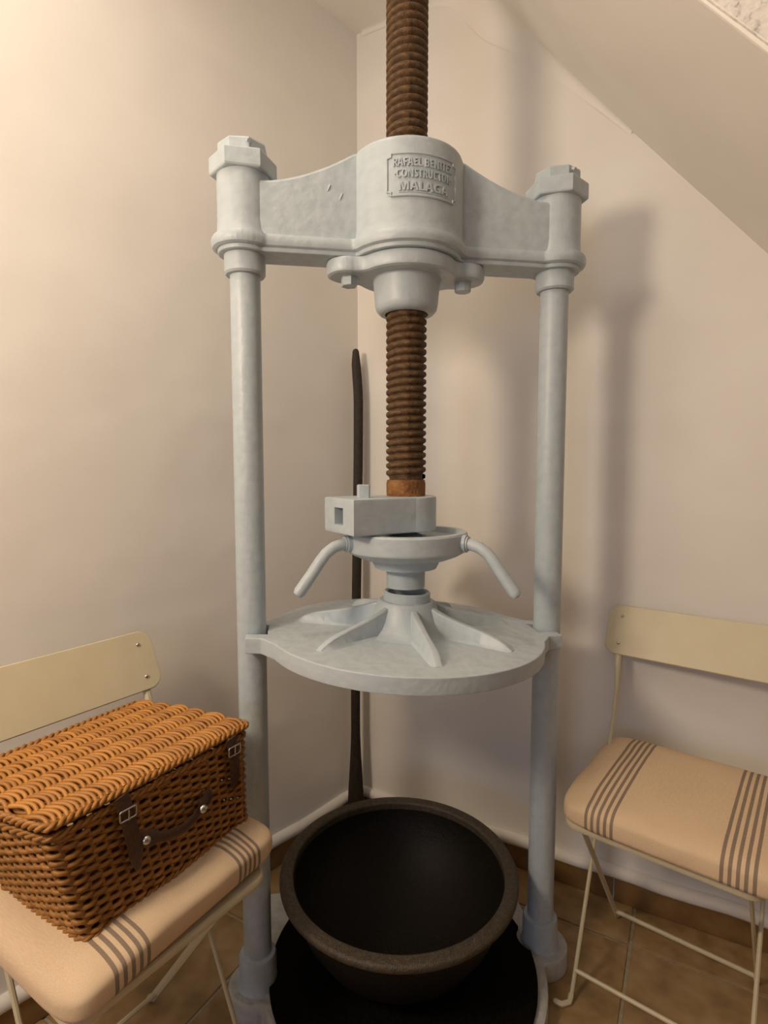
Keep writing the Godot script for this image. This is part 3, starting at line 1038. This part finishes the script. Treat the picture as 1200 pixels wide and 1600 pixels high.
func build_basket(at: Vector3, turn: float) -> void:
	var t := thing("wicker_basket", "orange brown wicker picnic hamper with leather straps on the striped cushion", "basket", at, turn)
	var rng := RandomNumberGenerator.new()
	rng.seed = 77
	# woven sides: rods passing in and out of upright stakes, row by row
	var stakes := 60
	var ring := around(stakes * 4)
	var mb := MB.new()
	mb.use_col = true
	var rows := 25
	for k in rows:
		var w := (k + 0.9) / (rows + 0.8)
		var pts := []
		var n := ring.size()
		for i in n:
			var p := bpt(ring[i].x, ring[i].y, w)
			var q := bpt(ring[(i + 1) % n].x, ring[(i + 1) % n].y, w)
			var o := (q - p).cross(Vector3.UP).normalized()
			if o.dot(p - bpt(0.5, 0.5, w)) < 0.0: o = -o
			var wave := sin(TAU * i / 8.0 + PI * k)
			pts.push_back(p + o * (0.0038 * wave) + Vector3(0, 0.0012 * sin(i * 0.37 + k * 2.1), 0))
		mb.tint = wick(rng, 0.92)
		mb.tube(pts, 0.0037, 6, true)
	var weave := put("side_weave", mb.mesh(70), M.wicker, t, "horizontal woven willow rods")
	weave.set_meta("kind", "stuff")
	var inner := around(stakes)
	for i in stakes:
		mb = MB.new()
		mb.use_col = true
		mb.tint = wick(rng, 0.8)
		var pts := []
		for k in 5: pts.push_back(bpt(inner[i].x, inner[i].y, 0.02 + 0.96 * k / 4.0))
		mb.tube(pts, 0.0036, 6)
		put("stake", mb.mesh(60), M.wicker, t)
	# bottom, hidden lining board and borders
	mb = MB.new()
	mb.use_col = true
	mb.tint = wick(rng, 0.6)
	var poly := PackedVector2Array()
	for q in around(40, 0.06):
		var x := bpt(lerpf(0.5, q.x, 0.97), lerpf(0.5, q.y, 0.96), 0.0)
		poly.push_back(Vector2(x.x, x.z))
	mb.extrude(poly, 0.002, 0.012)
	put("basket_floor", mb.mesh(), M.wicker, t)
	mb = MB.new()
	mb.use_col = true
	for w in [0.03, 0.97]:
		var path := []
		for q in around(240): path.push_back(bpt(q.x, q.y, w) + (bpt(q.x, q.y, w) - bpt(0.5, 0.5, w)).normalized() * 0.004)
		rope(mb, path, 0.0038, 40, rng)
	put("border", mb.mesh(70), M.wicker, t, "twisted willow border")
	# lid: rods running front to back over and under long ribs
	mb = MB.new()
	mb.use_col = true
	var n := 84
	var bands := 6
	for i in n:
		var u := (i + 0.5) / n
		var pts := []
		for k in bands * 8 + 1:
			var v := float(k) / (bands * 8)
			var uu := u + 0.008 * sin(v * PI * bands * 2.0) + 0.003 * sin(i * 12.9)
			var p := bpt(uu, v * 0.98 + 0.01, 1.0)
			var y := 0.012 + 0.007 * sin(PI * v) + 0.0065 * sin(PI * bands * v + PI * (i % 2)) + 0.001 * sin(i * 7.3)
			pts.push_back(p + Vector3(0, y, 0))
		mb.tint = wick(rng, 1.1)
		mb.tube(pts, 0.0034, 6)
	var lid := put("lid", mb.mesh(70), M.wicker, t, "lid of willow rods woven in curved bands")
	for k in bands + 1:
		mb = MB.new()
		mb.use_col = true
		mb.tint = wick(rng, 0.9)
		var pts := []
		for i in 11:
			var v := clampf(float(k) / bands, 0.03, 0.97)
			pts.push_back(bpt(i / 10.0, v, 1.0) + Vector3(0, 0.012 + 0.007 * sin(PI * v), 0))
		mb.tube(pts, 0.0034, 6)
		put("lid_rib", mb.mesh(60), M.wicker, lid)
	mb = MB.new()
	mb.use_col = true
	var path := []
	for q in around(260, 0.03):
		var p := bpt(q.x, q.y, 1.0)
		path.push_back(p + (p - bpt(0.5, 0.5, 1.0)).normalized() * 0.006 + Vector3(0, 0.0125, 0))
	rope(mb, path, 0.0045, 52, rng)
	put("lid_border", mb.mesh(70), M.wicker, lid, "twisted willow border of the lid")
	# leather straps with buckles, a carrying handle with steel studs
	var fo := (BB[1] - BB[0]).cross(Vector3.UP).normalized()
	if fo.z < 0.0: fo = -fo
	var along := (BT[1] - BT[0]).normalized()
	for s in [[0.275, 0.36, 0.1], [0.865, 0.5, 0.35]]:
		mb = MB.new()
		var pts := []
		for k in 10:
			var q := k / 9.0
			var w := lerpf(1.02, s[1], q)
			pts.push_back(bpt(s[0] + (1.0 - w) * 0.06 * s[2], 0.0, w) + fo * (0.0125 + 0.004 * sin(PI * q)) + Vector3(0, 0.006 * (1.0 - q), 0))
		var r := []
		for k in 10: r.push_back(0.0125 if k < 8 else (0.010 if k == 8 else 0.005))
		mb.tube(pts, r, 10, false, 0.16, fo)
		var strap := put("strap", mb.mesh(50), M.leather, t, "brown leather strap")
		mb = MB.new()
		var bc: Vector3 = pts[2] + fo * 0.004
		var fr := []
		for q in rrect(0.0135, 0.008, 0.003, 4): fr.push_back(bc + along * q.x + Vector3(0, q.y, 0))
		mb.tube(fr, 0.0015, 8, true)
		mb.tube([bc + Vector3(0, -0.01, 0) + along * 0.001, bc + Vector3(0, 0.008, 0) + fo * 0.002], 0.0014, 6)
		put("buckle", mb.mesh(50), M.steel, strap, "small steel buckle")
	mb = MB.new()
	var hp := []
	for k in 21:
		var q := k / 20.0
		var sag := sin(PI * q)
		hp.push_back(bpt(lerpf(0.315, 0.70, q), 0.0, 0.6 - 0.10 * sag) + fo * (0.012 + 0.012 * sag))
	var hr := []
	for k in 21: hr.push_back(0.0125 if k < 4 or k > 16 else 0.0085)
	mb.tube(hp, hr, 10, false, 0.3, fo, true)
	var handle := put("carrying_handle", mb.mesh(50), M.leather, t, "brown leather carrying handle")
	for u in [0.335, 0.625]:
		mb = MB.new()
		var p := bpt(u, 0.0, 0.575) + fo * (0.016 + (0.012 if u > 0.5 else 0.0))
		mb.lathe([Vector2(0, 0), Vector2(0.0075, 0), Vector2(0.007, 0.003), Vector2(0.004, 0.0058), Vector2(0, 0.0068)], 18, Transform3D(Basis(along, fo, along.cross(fo)), p))
		put("stud", mb.mesh(60), M.steel, handle, "domed steel stud")

# ----------------------------------------------------------------
const COOL_FILL := 1.4  # strength of the added cool fill behind the camera
const LAMP := 1.25
const LAMP_B := 0.42
const LAMP_AT := Vector3(-0.98, 1.72, -0.1)
const LAMP_B_AT := Vector2(-0.42, -0.74)

func _ready() -> void:
	var cam := Camera3D.new()
	cam.position = Vector3(0, 1.2, 0)
	cam.rotation = Vector3(-atan(880.0 / 11250.0), 0, 0)
	cam.fov = rad_to_deg(2.0 * atan(800.0 / 880.0))
	cam.near = 0.02
	cam.current = true
	add_child(cam)
	var env := Environment.new()
	env.background_mode = Environment.BG_COLOR
	env.background_color = Color(0.02, 0.02, 0.02)
	env.tonemap_mode = Environment.TONE_MAPPER_LINEAR
	env.tonemap_exposure = 1.0
	env.sdfgi_enabled = true
	env.ssao_enabled = true
	env.ssil_enabled = true
	var we := WorldEnvironment.new()
	we.environment = env
	add_child(we)
	make_materials()
	build_lamp()
	build_room()
	build_fill_window()
	build_press()
	build_bowl()
	build_bar()
	var left := Vector3(-0.487, 0, -0.964)
	var right := Vector3(0.652, 0, -1.201)
	build_chair("cream metal folding chair carrying the wicker basket at the left wall", left, 0.971)
	build_chair("cream metal folding chair with empty striped cushion at the right wall", right, -0.668)
	build_cushion("beige cushion with dark stripes under the wicker basket", left + Vector3(0, 0.45, 0) + Basis(Vector3.UP, 0.971) * Vector3(0, 0, -0.016), 1.045, 0.02, true, 0.002)
	build_cushion("plump beige cushion with two bands of stripes on the right chair", right + Vector3(0, 0.45, 0) + Basis(Vector3.UP, -0.668) * Vector3(0, 0, 0.008), -0.668, 0.0, false, 0.022)
	build_basket(left + Vector3(0, 0.511, 0), 0.971)
